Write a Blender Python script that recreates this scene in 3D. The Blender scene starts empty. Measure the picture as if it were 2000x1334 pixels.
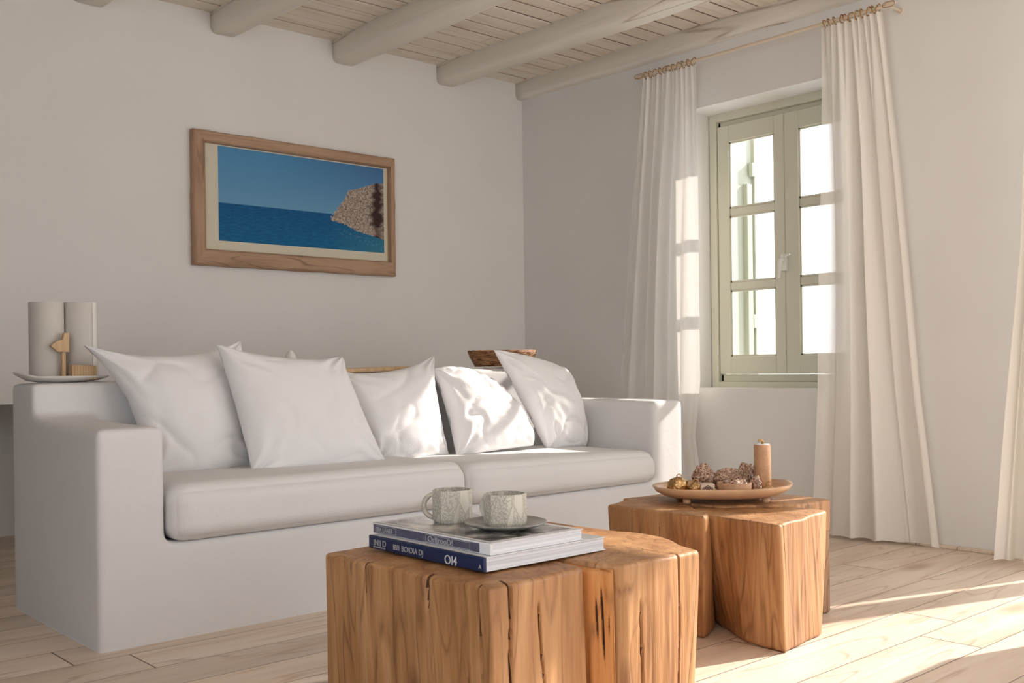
import bpy, bmesh, math, random
from mathutils import Vector, Matrix, noise
random.seed(7)
C = bpy.context.scene.collection
V = Vector
PI = math.pi

# ------------------------------------------------------------------ camera
CAM = V((-4.536, -4.942, 0.84))
YAW = math.radians(48.2); ROLL = math.radians(0.75)
fw = V((math.cos(YAW), math.sin(YAW), 0)); rt = V((math.sin(YAW), -math.cos(YAW), 0)); up = V((0, 0, 1))
xa = rt*math.cos(ROLL) - up*math.sin(ROLL); ya = rt*math.sin(ROLL) + up*math.cos(ROLL); za = -fw
cd = bpy.data.cameras.new('camera'); cam = bpy.data.objects.new('camera', cd); C.objects.link(cam)
cd.sensor_width = 36; cd.lens = 36*2012/2000; cd.shift_y = 49/2000; cd.clip_end = 200
m = Matrix((xa, ya, za)).transposed().to_4x4(); m.translation = CAM
cam.matrix_world = m
bpy.context.scene.camera = cam

# ------------------------------------------------------------------ light
sc = bpy.context.scene
sc.view_settings.view_transform = 'Standard'; sc.view_settings.look = 'None'
sc.view_settings.gamma = 1; sc.view_settings.use_curve_mapping = False
sc.view_settings.exposure = 0.29
w = bpy.data.worlds.new('sky'); sc.world = w; w.use_nodes = True
bg = w.node_tree.nodes['Background']; bg.inputs[0].default_value = (0.93, 0.965, 1.0, 1); bg.inputs[1].default_value = 2.75
sd = bpy.data.lights.new('sun', 'SUN'); sd.energy = 6.6; sd.color = (1.0, 0.92, 0.83); sd.angle = math.radians(0.9)
so = bpy.data.objects.new('sun', sd); C.objects.link(so)
so.rotation_euler = V((-0.951, 0.305, -0.60)).to_track_quat('-Z', 'Y').to_euler()

# ------------------------------------------------------------------ materials
def new_mat(name):
    mt = bpy.data.materials.new(name); mt.use_nodes = True
    return mt, mt.node_tree, mt.node_tree.nodes['Principled BSDF']

def mat(name, col, rough=0.6, metal=0.0, bump=0.0, bscale=40, var=0.0, vscale=3, spec=0.5):
    mt, t, b = new_mat(name)
    b.inputs['Base Color'].default_value = (*col, 1); b.inputs['Roughness'].default_value = rough
    b.inputs['Metallic'].default_value = metal; b.inputs['Specular IOR Level'].default_value = spec
    tc = t.nodes.new('ShaderNodeTexCoord')
    if var > 0:
        n = t.nodes.new('ShaderNodeTexNoise'); n.inputs['Scale'].default_value = vscale; n.inputs['Detail'].default_value = 5
        t.links.new(tc.outputs['Object'], n.inputs['Vector'])
        r = t.nodes.new('ShaderNodeValToRGB')
        r.color_ramp.elements[0].position = .3; r.color_ramp.elements[1].position = .7
        r.color_ramp.elements[0].color = (*[c*(1-var) for c in col], 1); r.color_ramp.elements[1].color = (*[min(1, c*(1+var)) for c in col], 1)
        t.links.new(n.outputs['Fac'], r.inputs[0]); t.links.new(r.outputs[0], b.inputs['Base Color'])
    if bump > 0:
        n = t.nodes.new('ShaderNodeTexNoise'); n.inputs['Scale'].default_value = bscale; n.inputs['Detail'].default_value = 4
        t.links.new(tc.outputs['Object'], n.inputs['Vector'])
        bp = t.nodes.new('ShaderNodeBump'); bp.inputs['Strength'].default_value = bump; bp.inputs['Distance'].default_value = 0.01
        t.links.new(n.outputs['Fac'], bp.inputs['Height']); t.links.new(bp.outputs[0], b.inputs['Normal'])
    return mt

def N(t, kind, **kw):
    n = t.nodes.new(kind)
    for k, v in kw.items():
        if k in n.inputs: n.inputs[k].default_value = v
        else: setattr(n, k, v)
    return n
def math_n(t, op, a, b=None):
    n = t.nodes.new('ShaderNodeMath'); n.operation = op
    for i, x in enumerate((a, b)):
        if x is None: continue
        if isinstance(x, (int, float)): n.inputs[i].default_value = x
        else: t.links.new(x, n.inputs[i])
    return n.outputs[0]
def ramp(t, fac, stops):
    r = t.nodes.new('ShaderNodeValToRGB'); e = r.color_ramp.elements
    while len(e) < len(stops): e.new(.5)
    for el, (p, c) in zip(e, stops): el.position = p; el.color = (*c, 1)
    t.links.new(fac, r.inputs[0]); return r.outputs[0]
def mixc(t, fac, a, b, mode='MIX'):
    n = t.nodes.new('ShaderNodeMix'); n.data_type = 'RGBA'; n.blend_type = mode
    for i, x in ((0, fac), (6, a), (7, b)):
        if isinstance(x, (int, float)): n.inputs[i].default_value = x
        elif isinstance(x, tuple): n.inputs[i].default_value = (*x, 1)
        else: t.links.new(x, n.inputs[i])
    return n.outputs[2]

def wood(name, stops, axis='Z', scale=1.0, line=0.5, linecol=(.12, .05, .02), knots=True, rough=.55, bump=.35, planks=None, blotch=.25, gapcol=(.12, .06, .035), lw=.12, linefreq=7):
    """grain stretched along axis; planks=(width, length) lays boards along X"""
    mt, t, b = new_mat(name)
    tc = N(t, 'ShaderNodeTexCoord')
    sp = N(t, 'ShaderNodeSeparateXYZ'); t.links.new(tc.outputs['Object'], sp.inputs[0])
    vec = tc.outputs['Object']; gap = None; wn = None
    if planks:
        pw, pl = planks
        ry = math_n(t, 'DIVIDE', sp.outputs[1], pw); row = math_n(t, 'FLOOR', ry); fy = math_n(t, 'FRACT', ry)
        w1 = N(t, 'ShaderNodeTexWhiteNoise', noise_dimensions='1D'); t.links.new(row, w1.inputs['W'])
        px = math_n(t, 'ADD', math_n(t, 'DIVIDE', sp.outputs[0], pl), math_n(t, 'MULTIPLY', w1.outputs[0], 7.3))
        col = math_n(t, 'FLOOR', px); fx = math_n(t, 'FRACT', px)
        idn = math_n(t, 'ADD', math_n(t, 'MULTIPLY', row, 13.7), math_n(t, 'MULTIPLY', col, 5.31))
        wn = N(t, 'ShaderNodeTexWhiteNoise', noise_dimensions='1D'); t.links.new(idn, wn.inputs['W'])
        cx = N(t, 'ShaderNodeCombineXYZ')
        t.links.new(math_n(t, 'ADD', sp.outputs[0], math_n(t, 'MULTIPLY', wn.outputs[0], 31)), cx.inputs[0])
        t.links.new(math_n(t, 'ADD', sp.outputs[1], math_n(t, 'MULTIPLY', wn.outputs[0], 17)), cx.inputs[1])
        t.links.new(math_n(t, 'MULTIPLY', wn.outputs[0], 9), cx.inputs[2])
        vec = cx.outputs[0]
        g1 = math_n(t, 'LESS_THAN', fy, 0.003/pw); g2 = math_n(t, 'LESS_THAN', fx, 0.005/pl)
        gap = math_n(t, 'MAXIMUM', g1, g2)
    long, cross = 1.1*scale, 9*scale
    s = {'X': (long, cross, cross), 'Y': (cross, long, cross), 'Z': (cross, cross, long)}[axis]
    mp = N(t, 'ShaderNodeMapping'); mp.inputs['Scale'].default_value = s; t.links.new(vec, mp.inputs[0])
    n1 = N(t, 'ShaderNodeTexNoise', Scale=1.0, Detail=4.0, Roughness=.55, Distortion=.6); t.links.new(mp.outputs[0], n1.inputs['Vector'])
    mp2 = N(t, 'ShaderNodeMapping'); mp2.inputs['Scale'].default_value = tuple(x*(7 if x > 2*scale else 2.5) for x in s); t.links.new(vec, mp2.inputs[0])
    n2 = N(t, 'ShaderNodeTexNoise', Scale=1.0, Detail=5.0, Roughness=.7); t.links.new(mp2.outputs[0], n2.inputs['Vector'])
    base = ramp(t, math_n(t, 'ADD', math_n(t, 'MULTIPLY', n1.outputs['Fac'], .7), math_n(t, 'MULTIPLY', n2.outputs['Fac'], .3)), stops)
    # growth lines: contour lines of the slow noise
    mp3 = N(t, 'ShaderNodeMapping'); mp3.inputs['Scale'].default_value = tuple(x*.55 for x in s); t.links.new(vec, mp3.inputs[0])
    n3 = N(t, 'ShaderNodeTexNoise', Scale=1.0, Detail=2.0, Distortion=.3); t.links.new(mp3.outputs[0], n3.inputs['Vector'])
    fr = math_n(t, 'FRACT', math_n(t, 'MULTIPLY', n3.outputs['Fac'], float(linefreq)))
    dist = math_n(t, 'ABSOLUTE', math_n(t, 'SUBTRACT', fr, .5))
    lm = math_n(t, 'MULTIPLY', math_n(t, 'SUBTRACT', 1.0, math_n(t, 'MINIMUM', math_n(t, 'DIVIDE', dist, lw), 1.0)), line)
    lm = math_n(t, 'MULTIPLY', lm, ramp_f(t, n2.outputs['Fac'], .35, .6))
    c = mixc(t, lm, base, linecol)
    if knots:
        mk = N(t, 'ShaderNodeMapping')
        ks = {'X': (1.3, 3.2, 3.2), 'Y': (3.2, 1.3, 3.2), 'Z': (6, 6, 3.2)}[axis]
        mk.inputs['Scale'].default_value = ks; t.links.new(vec, mk.inputs[0])
        dn = N(t, 'ShaderNodeTexNoise', Scale=2.0, Detail=2.0); t.links.new(mk.outputs[0], dn.inputs['Vector'])
        vo = N(t, 'ShaderNodeTexVoronoi', Scale=1.0); t.links.new(mixc(t, .12, mk.outputs[0], dn.outputs['Color']), vo.inputs['Vector'])
        kf = ramp_f(t, vo.outputs['Distance'], .17, .04)
        c = mixc(t, math_n(t, 'MULTIPLY', kf, .75), c, linecol)
    if wn:
        tint = math_n(t, 'ADD', 1-blotch*.5, math_n(t, 'MULTIPLY', wn.outputs[0], blotch))
        tn = N(t, 'ShaderNodeCombineColor'); [t.links.new(tint, tn.inputs[i]) for i in range(3)]
        c = mixc(t, 1.0, c, tn.outputs[0], 'MULTIPLY')
        c = mixc(t, gap, c, gapcol)
    t.links.new(c, b.inputs['Base Color']); b.inputs['Roughness'].default_value = rough
    bp = N(t, 'ShaderNodeBump', Strength=bump, Distance=.004)
    h = math_n(t, 'SUBTRACT', n2.outputs['Fac'], math_n(t, 'MULTIPLY', lm, .4))
    if gap: h = math_n(t, 'SUBTRACT', h, gap)
    t.links.new(h, bp.inputs['Height']); t.links.new(bp.outputs[0], b.inputs['Normal'])
    return mt
def ramp_f(t, x, a, b):
    n = t.nodes.new('ShaderNodeMapRange'); n.clamp = True
    t.links.new(x, n.inputs[0]); n.inputs[1].default_value = a; n.inputs[2].default_value = b
    return n.outputs[0]

M = {}
M['wall'] = mat('white_plaster', (.80, .775, .745), .9, bump=.25, bscale=6, var=.02, vscale=2, spec=.2)
M['wall_dark'] = mat('low_bounce_grey', (.22, .22, .22), .9)  # dark finish made up for the unseen left wall, cutting its bounce light
M['sofa'] = mat('white_sofa_plaster', (.72, .705, .70), .8, bump=.18, bscale=18, var=.012, vscale=4, spec=.25)
M['cushion'] = mat('white_cotton_seat', (.75, .735, .725), .9, bump=.12, bscale=120, spec=.2)
M['pillow'] = mat('white_pillow_cotton', (.80, .785, .785), .9, bump=.1, bscale=150, spec=.2)
M['floor'] = wood('pale_floor_boards', [(.25, (.58, .43, .32)), (.5, (.74, .605, .485)), (.75, (.82, .72, .62))], 'X', 1.0, .65, (.40, .24, .15), True, .42, .35, planks=(.19, 1.9), blotch=.25, linefreq=9, lw=.10)
M['ceil'] = wood('whitewashed_ceiling_boards', [(.3, (.70, .60, .48)), (.5, (.79, .71, .61)), (.7, (.83, .77, .69))], 'X', .7, .4, (.42, .27, .17), False, .7, .3, planks=(50, 50), blotch=.1)
M['beam'] = wood('whitewashed_beam', [(.3, (.70, .63, .54)), (.5, (.80, .75, .67)), (.7, (.83, .78, .71))], 'Y', .7, .9, (.33, .23, .16), False, .7, .4, blotch=.1, linefreq=5, lw=.06)
M['log'] = wood('oak_log', [(.30, (.21, .085, .028)), (.5, (.41, .20, .078)), (.70, (.56, .32, .15))], 'Z', 1.25, .75, (.14, .05, .018), True, .5, .7, lw=.14, linefreq=11)
M['log2'] = wood('orange_log', [(.28, (.36, .12, .03)), (.5, (.55, .22, .06)), (.72, (.62, .31, .11))], 'Z', 1.2, .6, (.08, .03, .01), True, .5, .6)
M['bark'] = wood('rough_log_bark', [(.3, (.16, .08, .045)), (.5, (.33, .19, .11)), (.7, (.48, .30, .18))], 'Z', 2.2, .8, (.06, .03, .02), False, .8, 1.0)
M['crack_shade'] = mat('painted_crack_shade', (.085, .032, .014), .8)  # stands in for the shade down in the log cracks
M['gap'] = mat('dark_board_gap', (.13, .05, .028), .9)
M['frame'] = wood('driftwood_frame_x', [(.3, (.30, .17, .10)), (.5, (.45, .285, .18)), (.7, (.52, .35, .235))], 'X', 1.6, .8, (.13, .06, .03), False, .6, .5, lw=.1)
M['frame_z'] = wood('driftwood_frame_z', [(.3, (.30, .17, .10)), (.5, (.44, .275, .17)), (.7, (.51, .34, .225))], 'Z', 1.6, .8, (.13, .06, .03), False, .6, .5, lw=.1)
M['mat'] = mat('cream_mount_card', (.68, .63, .50), .8, var=.02)
M['sage'] = mat('sage_green_paint', (.66, .645, .52), .45, bump=.05, bscale=30)
M['sage_out'] = mat('pale_shutter_paint', (.30, .31, .25), .5)
M['tan'] = mat('tan_ceramic', (.60, .36, .20), .3, var=.1, vscale=12)
M['tanmatte'] = mat('tan_wax', (.50, .28, .15), .6, bump=.2, bscale=90, var=.12, vscale=60)
M['tanlight'] = wood('light_turned_wood', [(.3, (.45, .27, .13)), (.5, (.60, .40, .22)), (.7, (.68, .49, .30))], 'Z', 3.0, .4, (.3, .14, .05), False, .5, .3)
M['gold'] = mat('aged_brass', (.55, .34, .15), .28, 1.0, bump=.6, bscale=70, var=.35, vscale=40)
M['brass'] = mat('thin_brass', (.45, .25, .10), .4, .8, var=.3, vscale=90)
M['rod'] = mat('cream_rod_paint', (.72, .60, .46), .5)
M['white_cer'] = mat('off_white_ceramic', (.76, .73, .69), .45)
M['paper_white'] = mat('white_lantern_paper', (.60, .56, .52), .7, var=.03, vscale=8)
M['navy'] = mat('navy_cloth_cover', (.012, .024, .085), .45, var=.1)
M['slate'] = mat('slate_blue_cover', (.10, .10, .155), .4, var=.25, vscale=30)
M['coverw'] = mat('white_cover_card', (.74, .74, .76), .35)
M['ink'] = mat('pale_grey_print', (.50, .49, .50), .5)
M['handle'] = mat('white_enamel_handle', (.80, .79, .74), .3)
M['wick'] = mat('wax_top', (.82, .78, .74), .5)

def pages():
    mt, t, b = new_mat('page_edges')
    tc = N(t, 'ShaderNodeTexCoord'); mp = N(t, 'ShaderNodeMapping'); mp.inputs['Scale'].default_value = (1, 1, 260)
    t.links.new(tc.outputs['Object'], mp.inputs[0])
    n = N(t, 'ShaderNodeTexNoise', Scale=2.5, Detail=3.0); t.links.new(mp.outputs[0], n.inputs['Vector'])
    t.links.new(ramp(t, n.outputs['Fac'], [(.3, (.52, .53, .58)), (.6, (.80, .80, .83))]), b.inputs['Base Color'])
    b.inputs['Roughness'].default_value = .7
    return mt
M['pages'] = pages()

def photo_cover():
    mt, t, b = new_mat('grey_photo_cover')
    tc = N(t, 'ShaderNodeTexCoord')
    n = N(t, 'ShaderNodeTexNoise', Scale=9.0, Detail=6.0, Distortion=1.2); t.links.new(tc.outputs['Object'], n.inputs['Vector'])
    v = N(t, 'ShaderNodeTexVoronoi', Scale=55.0); t.links.new(tc.outputs['Object'], v.inputs['Vector'])
    a = ramp(t, n.outputs['Fac'], [(.38, (.06, .055, .055)), (.5, (.30, .28, .26)), (.62, (.62, .59, .55))])
    c = mixc(t, math_n(t, 'MULTIPLY', ramp_f(t, v.outputs['Distance'], .5, .2), .3), a, (.1, .1, .1))
    t.links.new(c, b.inputs['Base Color']); b.inputs['Roughness'].default_value = .22
    return mt
M['photo'] = photo_cover()

def engraved():
    mt, t, b = new_mat('engraved_stoneware')
    tc = N(t, 'ShaderNodeTexCoord'); mp = N(t, 'ShaderNodeMapping'); mp.inputs['Scale'].default_value = (260, 260, 190)
    t.links.new(tc.outputs['Object'], mp.inputs[0])
    v = N(t, 'ShaderNodeTexVoronoi', Scale=1.0); v.distance = 'CHEBYCHEV'; t.links.new(mp.outputs[0], v.inputs['Vector'])
    mp2 = N(t, 'ShaderNodeMapping'); mp2.inputs['Scale'].default_value = (45, 45, 14); t.links.new(tc.outputs['Object'], mp2.inputs[0])
    v2 = N(t, 'ShaderNodeTexVoronoi', Scale=1.0, feature='DISTANCE_TO_EDGE'); t.links.new(mp2.outputs[0], v2.inputs['Vector'])
    v3 = N(t, 'ShaderNodeTexVoronoi', Scale=1.0); t.links.new(mp2.outputs[0], v3.inputs['Vector'])
    sc_ = N(t, 'ShaderNodeSeparateColor'); t.links.new(v3.outputs['Color'], sc_.inputs[0])
    line = ramp_f(t, v2.outputs['Distance'], .05, .02)
    fine = math_n(t, 'MULTIPLY', math_n(t, 'MULTIPLY', ramp_f(t, v.outputs['Distance'], .35, .55), math_n(t, 'GREATER_THAN', sc_.outputs[0], .45)), .6)
    amt = math_n(t, 'MAXIMUM', math_n(t, 'MULTIPLY', line, .5), fine)
    c = mixc(t, math_n(t, 'MULTIPLY', amt, .75), (.62, .58, .50), (.20, .17, .13))
    t.links.new(c, b.inputs['Base Color']); b.inputs['Roughness'].default_value = .4
    bp = N(t, 'ShaderNodeBump', Strength=.6, Distance=.001); bp.invert = True
    t.links.new(amt, bp.inputs['Height']); t.links.new(bp.outputs[0], b.inputs['Normal'])
    return mt
M['engraved'] = engraved()
M['stonegrey'] = mat('grey_stoneware_glaze', (.26, .25, .23), .3, var=.35, vscale=40)

def crystal():
    mt, t, b = new_mat('carved_mineral')
    tc = N(t, 'ShaderNodeTexCoord')
    v = N(t, 'ShaderNodeTexVoronoi', Scale=85.0); t.links.new(tc.outputs['Object'], v.inputs['Vector'])
    n = N(t, 'ShaderNodeTexNoise', Scale=45.0, Detail=6.0, Distortion=2.0); t.links.new(tc.outputs['Object'], n.inputs['Vector'])
    f = math_n(t, 'ADD', math_n(t, 'MULTIPLY', v.outputs['Distance'], .5), math_n(t, 'MULTIPLY', n.outputs['Fac'], .6))
    c = ramp(t, f, [(.3, (.03, .012, .008)), (.44, (.30, .12, .055)), (.53, (.62, .46, .34)), (.62, (.20, .08, .05)), (.8, (.50, .36, .26))])
    t.links.new(c, b.inputs['Base Color']); b.inputs['Roughness'].default_value = .3
    bp = N(t, 'ShaderNodeBump', Strength=1.0, Distance=.004); t.links.new(f, bp.inputs['Height']); t.links.new(bp.outputs[0], b.inputs['Normal'])
    return mt
M['crystal'] = crystal()

def wicker():
    mt, t, b = new_mat('brown_woven_reed')
    tc = N(t, 'ShaderNodeTexCoord'); mp = N(t, 'ShaderNodeMapping'); mp.inputs['Scale'].default_value = (30, 30, 170)
    t.links.new(tc.outputs['Object'], mp.inputs[0])
    n = N(t, 'ShaderNodeTexNoise', Scale=1.0, Detail=4.0, Distortion=.8); t.links.new(mp.outputs[0], n.inputs['Vector'])
    t.links.new(ramp(t, n.outputs['Fac'], [(.33, (.10, .035, .012)), (.5, (.33, .15, .06)), (.66, (.56, .32, .15))]), b.inputs['Base Color'])
    b.inputs['Roughness'].default_value = .6
    bp = N(t, 'ShaderNodeBump', Strength=1.0, Distance=.004); t.links.new(n.outputs['Fac'], bp.inputs['Height']); t.links.new(bp.outputs[0], b.inputs['Normal'])
    return mt
M['wicker'] = wicker()

def fabric(name, col, transl, clear):
    mt, t, b = new_mat(name); out = t.nodes['Material Output']
    b.inputs['Base Color'].default_value = (*col, 1); b.inputs['Roughness'].default_value = .9; b.inputs['Specular IOR Level'].default_value = .1
    tc = N(t, 'ShaderNodeTexCoord')
    tr = N(t, 'ShaderNodeBsdfTranslucent'); tr.inputs[0].default_value = (*col, 1)
    m1 = N(t, 'ShaderNodeMixShader'); m1.inputs[0].default_value = transl
    t.links.new(b.outputs[0], m1.inputs[1]); t.links.new(tr.outputs[0], m1.inputs[2])
    tp = N(t, 'ShaderNodeBsdfTransparent')
    m2 = N(t, 'ShaderNodeMixShader')
    # thin weave: see-through share varies slowly over the cloth
    at = N(t, 'ShaderNodeAttribute'); at.attribute_name = 'sheer'
    t.links.new(math_n(t, 'MULTIPLY', at.outputs['Fac'], clear), m2.inputs[0])
    t.links.new(m1.outputs[0], m2.inputs[1]); t.links.new(tp.outputs[0], m2.inputs[2])
    t.links.new(m2.outputs[0], out.inputs[0])
    n = N(t, 'ShaderNodeTexNoise', Scale=200.0, Detail=2.0); t.links.new(tc.outputs['Object'], n.inputs['Vector'])
    bp = N(t, 'ShaderNodeBump', Strength=.1, Distance=.002); t.links.new(n.outputs['Fac'], bp.inputs['Height']); t.links.new(bp.outputs[0], b.inputs['Normal'])
    return mt
M['curt'] = fabric('cream_linen_sheer', (.90, .85, .78), .24, .9)
M['curt_w'] = fabric('white_linen_sheer', (.90, .87, .83), .30, 1.0)

def glass():
    mt, t, b = new_mat('window_glass'); out = t.nodes['Material Output']
    tp = N(t, 'ShaderNodeBsdfTransparent'); gl = N(t, 'ShaderNodeBsdfGlossy', Roughness=.02)
    ms = N(t, 'ShaderNodeMixShader'); ms.inputs[0].default_value = .05
    t.links.new(tp.outputs[0], ms.inputs[1]); t.links.new(gl.outputs[0], ms.inputs[2]); t.links.new(ms.outputs[0], out.inputs[0])
    return mt
M['glass'] = glass()
def vcol(name):
    mt, t, b = new_mat(name); a = N(t, 'ShaderNodeAttribute'); a.attribute_name = 'Col'
    t.links.new(a.outputs['Color'], b.inputs['Base Color']); b.inputs['Roughness'].default_value = .6; b.inputs['Specular IOR Level'].default_value = .15
    return mt
M['print'] = vcol('seascape_print')

# ------------------------------------------------------------------ object helpers
def thing(name, label, cat, loc=(0, 0, 0), group=None):
    o = bpy.data.objects.new(name, None); C.objects.link(o); o.location = loc; o.empty_display_size = .05
    o['label'] = label; o['category'] = cat
    if group: o['group'] = group
    return o
def wloc(p):
    v = V((0, 0, 0))
    while p: v += p.location; p = p.parent
    return v
def obj(name, bm, mt, parent=None, smooth=False, origin=None, label=None, angle=None):
    """bm holds world coordinates"""
    me = bpy.data.meshes.new(name)
    org = V((0, 0, 0)) if parent else (V(origin) if origin else V((0, 0, 0)))
    shift = wloc(parent) if parent else org
    bmesh.ops.translate(bm, vec=-shift, verts=bm.verts)
    bmesh.ops.recalc_face_normals(bm, faces=bm.faces)
    if smooth:
        for f in bm.faces: f.smooth = True
        if angle:
            for e in bm.edges:
                if len(e.link_faces) == 2 and e.calc_face_angle(0) > math.radians(angle): e.smooth = False
    bm.to_mesh(me); bm.free()
    for x in (mt if isinstance(mt, (list, tuple)) else [mt]): me.materials.append(x)
    o = bpy.data.objects.new(name, me); C.objects.link(o)
    if parent: o.parent = parent
    else: o.location = org
    if label: o['label'] = label
    return o
def tag(o, label, cat, group=None):
    o['label'] = label; o['category'] = cat
    if group: o['group'] = group
    return o
def struct(name, bm, mt, parent=None, smooth=False, angle=None):
    o = obj(name, bm, mt, parent, smooth, angle=angle)
    o['kind'] = 'structure'; return o
def box(bm, x0, x1, y0, y1, z0, z1, bev=0, seg=2, keep=None, rot=None):
    """keep(edge midpoint in unit cube coords, dir) -> bool chooses the edges that are bevelled"""
    g = bmesh.ops.create_cube(bm, size=1.0); vs = g['verts']
    cx, cy, cz = (x0+x1)/2, (y0+y1)/2, (z0+z1)/2
    es = list({e for v in vs for e in v.link_edges}) if bev > 0 else []
    if keep: es = [e for e in es if keep((e.verts[0].co+e.verts[1].co))]
    for v in vs: v.co = V((cx+v.co.x*(x1-x0), cy+v.co.y*(y1-y0), cz+v.co.z*(z1-z0)))
    if es:
        r = bmesh.ops.bevel(bm, geom=es, offset=bev, segments=seg, profile=.5, affect='EDGES')
        vs = list({v for v in vs if v.is_valid} | set(r['verts']))
    if rot: bmesh.ops.rotate(bm, cent=(cx, cy, cz), matrix=Matrix.Rotation(rot, 3, 'Z'), verts=vs)
    return vs
def lathe(bm, prof, c, seg=40, close=False):
    rings = []
    for r, z in prof:
        if r < 1e-5: rings.append([bm.verts.new((c[0], c[1], c[2]+z))])
        else: rings.append([bm.verts.new((c[0]+r*math.cos(2*PI*i/seg), c[1]+r*math.sin(2*PI*i/seg), c[2]+z)) for i in range(seg)])
    for a, b in zip(rings, rings[1:]):
        for i in range(seg):
            j = (i+1) % seg
            if len(a) == 1 and len(b) == 1: continue
            if len(a) == 1: bm.faces.new((a[0], b[i], b[j]))
            elif len(b) == 1: bm.faces.new((a[i], a[j], b[0]))
            else: bm.faces.new((a[i], a[j], b[j], b[i]))
    return rings
def tube(bm, pts, rad, seg=10, closed=False, cap=True):
    pts = [V(p) for p in pts]; n = len(pts); rings = []
    rads = rad if isinstance(rad, (list, tuple)) else [rad]*n
    prev = None
    for i, p in enumerate(pts):
        if closed: d = pts[(i+1) % n]-pts[i-1]
        else: d = pts[min(i+1, n-1)]-pts[max(i-1, 0)]
        d.normalize()
        if prev is None:
            a = d.orthogonal().normalized()
        else:
            a = (prev-d*prev.dot(d)).normalized()
        prev = a; b = d.cross(a)
        rings.append([bm.verts.new(p+(a*math.cos(2*PI*k/seg)+b*math.sin(2*PI*k/seg))*rads[i]) for k in range(seg)])
    rng = range(n) if closed else range(n-1)
    for i in rng:
        a, b = rings[i], rings[(i+1) % n]
        for k in range(seg): bm.faces.new((a[k], a[(k+1) % seg], b[(k+1) % seg], b[k]))
    if cap and not closed:
        bm.faces.new(rings[0]); bm.faces.new(rings[-1])
def lump(bm, c, r, amp=.2, freq=2.0, sub=3, seed=0):
    g = bmesh.ops.create_icosphere(bm, subdivisions=sub, radius=1.0)
    for v in g['verts']:
        d = v.co.normalized(); k = 1+amp*noise.noise(d*freq+V((seed*7.1, seed*3.3, 0)))
        v.co = V((c[0]+d.x*r[0]*k, c[1]+d.y*r[1]*k, c[2]+d.z*r[2]*k))
    return g['verts']
def text_bm(body, size, depth=.0004):
    cu = bpy.data.curves.new('lettering', 'FONT'); cu.body = body; cu.size = size; cu.extrude = depth
    o = bpy.data.objects.new('lettering', cu); C.objects.link(o)
    dg = bpy.context.evaluated_depsgraph_get(); dg.update()
    me = bpy.data.meshes.new_from_object(o.evaluated_get(dg)); b = bmesh.new(); b.from_mesh(me)
    bpy.data.objects.remove(o); bpy.data.meshes.remove(me); bpy.data.curves.remove(cu)
    return b

# ================================================================== SETTING
CZ = 2.672
XL, YN = -5.6, -6.2            # far ends of the room behind the camera
bm = bmesh.new(); box(bm, XL, .5, YN, 1.0, -.1, 0); struct('floor', bm, M['floor'])

# ceiling boards running along x, laid over the beams
bm = bmesh.new()
y = 0.0; k = 0
while y > YN:
    wd = .125+.012*noise.noise(V((k*1.7, 0, 0)))
    dz = .004*noise.noise(V((k*2.3, 4, 0)))
    for s, (xa_, xb_) in enumerate(((XL, -2.1+.0), (-2.096, .0))) if k % 2 else enumerate(((XL, -.78), (-.776, .0))):
        box(bm, xa_, xb_, y-wd+.016, y, CZ+dz, CZ+.03, .0015, 1)
    y -= wd; k += 1
box(bm, XL, .3, YN, .3, CZ+.0055, CZ+.06)
for f in bm.faces:
    if f.calc_area() > 15: f.material_index = 1        # dark underlay showing between the boards
struct('ceiling', bm, [M['ceil'], M['gap']])

# beams: hand-hewn round poles, each its own
for i, (x, wd, dp, bow) in enumerate(((-.012, .10, .105, .01), (-.628, .165, .115, .02), (-1.355, .175, .12, -.02), (-2.085, .165, .105, .06), (-2.77, .19, .10, .02), (-3.5, .17, .10, .02), (-4.25, .17, .11, 0.02), (-5.0, .17, .11, 0.))):
    bm = bmesh.new(); ny, ns = 60, 20; rings = []
    for j in range(ny+1):
        v = j/ny; yy = .02+v*(YN-.02)
        off = bow*math.sin(v*PI*1.5)+.010*noise.noise(V((i*5, v*5, 0)))
        ring = []
        for q in range(ns):
            a = 2*PI*q/ns
            ca, sa = math.cos(a), math.sin(a)
            ex = math.copysign(abs(ca)**.42, ca); ez = math.copysign(abs(sa)**.5, sa)
            nn = 1+.07*noise.noise(V((ca*1.2+i*3, sa*1.2, v*9)))
            grow = .9+.1*min(1, v*12)
            ring.append(bm.verts.new((x+off+ex*wd/2*nn*grow, yy, CZ+.02-dp*.5+ez*(dp/2+.02)*nn - (.0 if ez > 0 else .008*noise.noise(V((i, v*4, 3)))))))
        rings.append(ring)
    for a, b in zip(rings, rings[1:]):
        for q in range(ns): bm.faces.new((a[q], a[(q+1) % ns], b[(q+1) % ns], b[q]))
    bm.faces.new(rings[0]); bm.faces.new(rings[-1])
    o = obj('ceiling_beam', bm, M['beam'], None, True, origin=(x, 0, CZ))
    lab = ['whitewashed round beam lying along the top of the window wall',
           'whitewashed round ceiling beam, the next one left of the beam on the window wall',
           'whitewashed ceiling beam whose end meets the wall up and right of the picture',
           'bowed whitewashed ceiling beam ending on the wall just above the picture',
           'whitewashed beam end at the top left corner of the wall, left of the bowed beam',
           'whitewashed ceiling beam over the left end of the sofa, out of the picture',
           'whitewashed ceiling beam above the viewer, out of the picture',
           'whitewashed ceiling beam nearest the left wall, out of the picture'][i]
    tag(o, lab, 'beam', 'ceiling beams')

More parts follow.
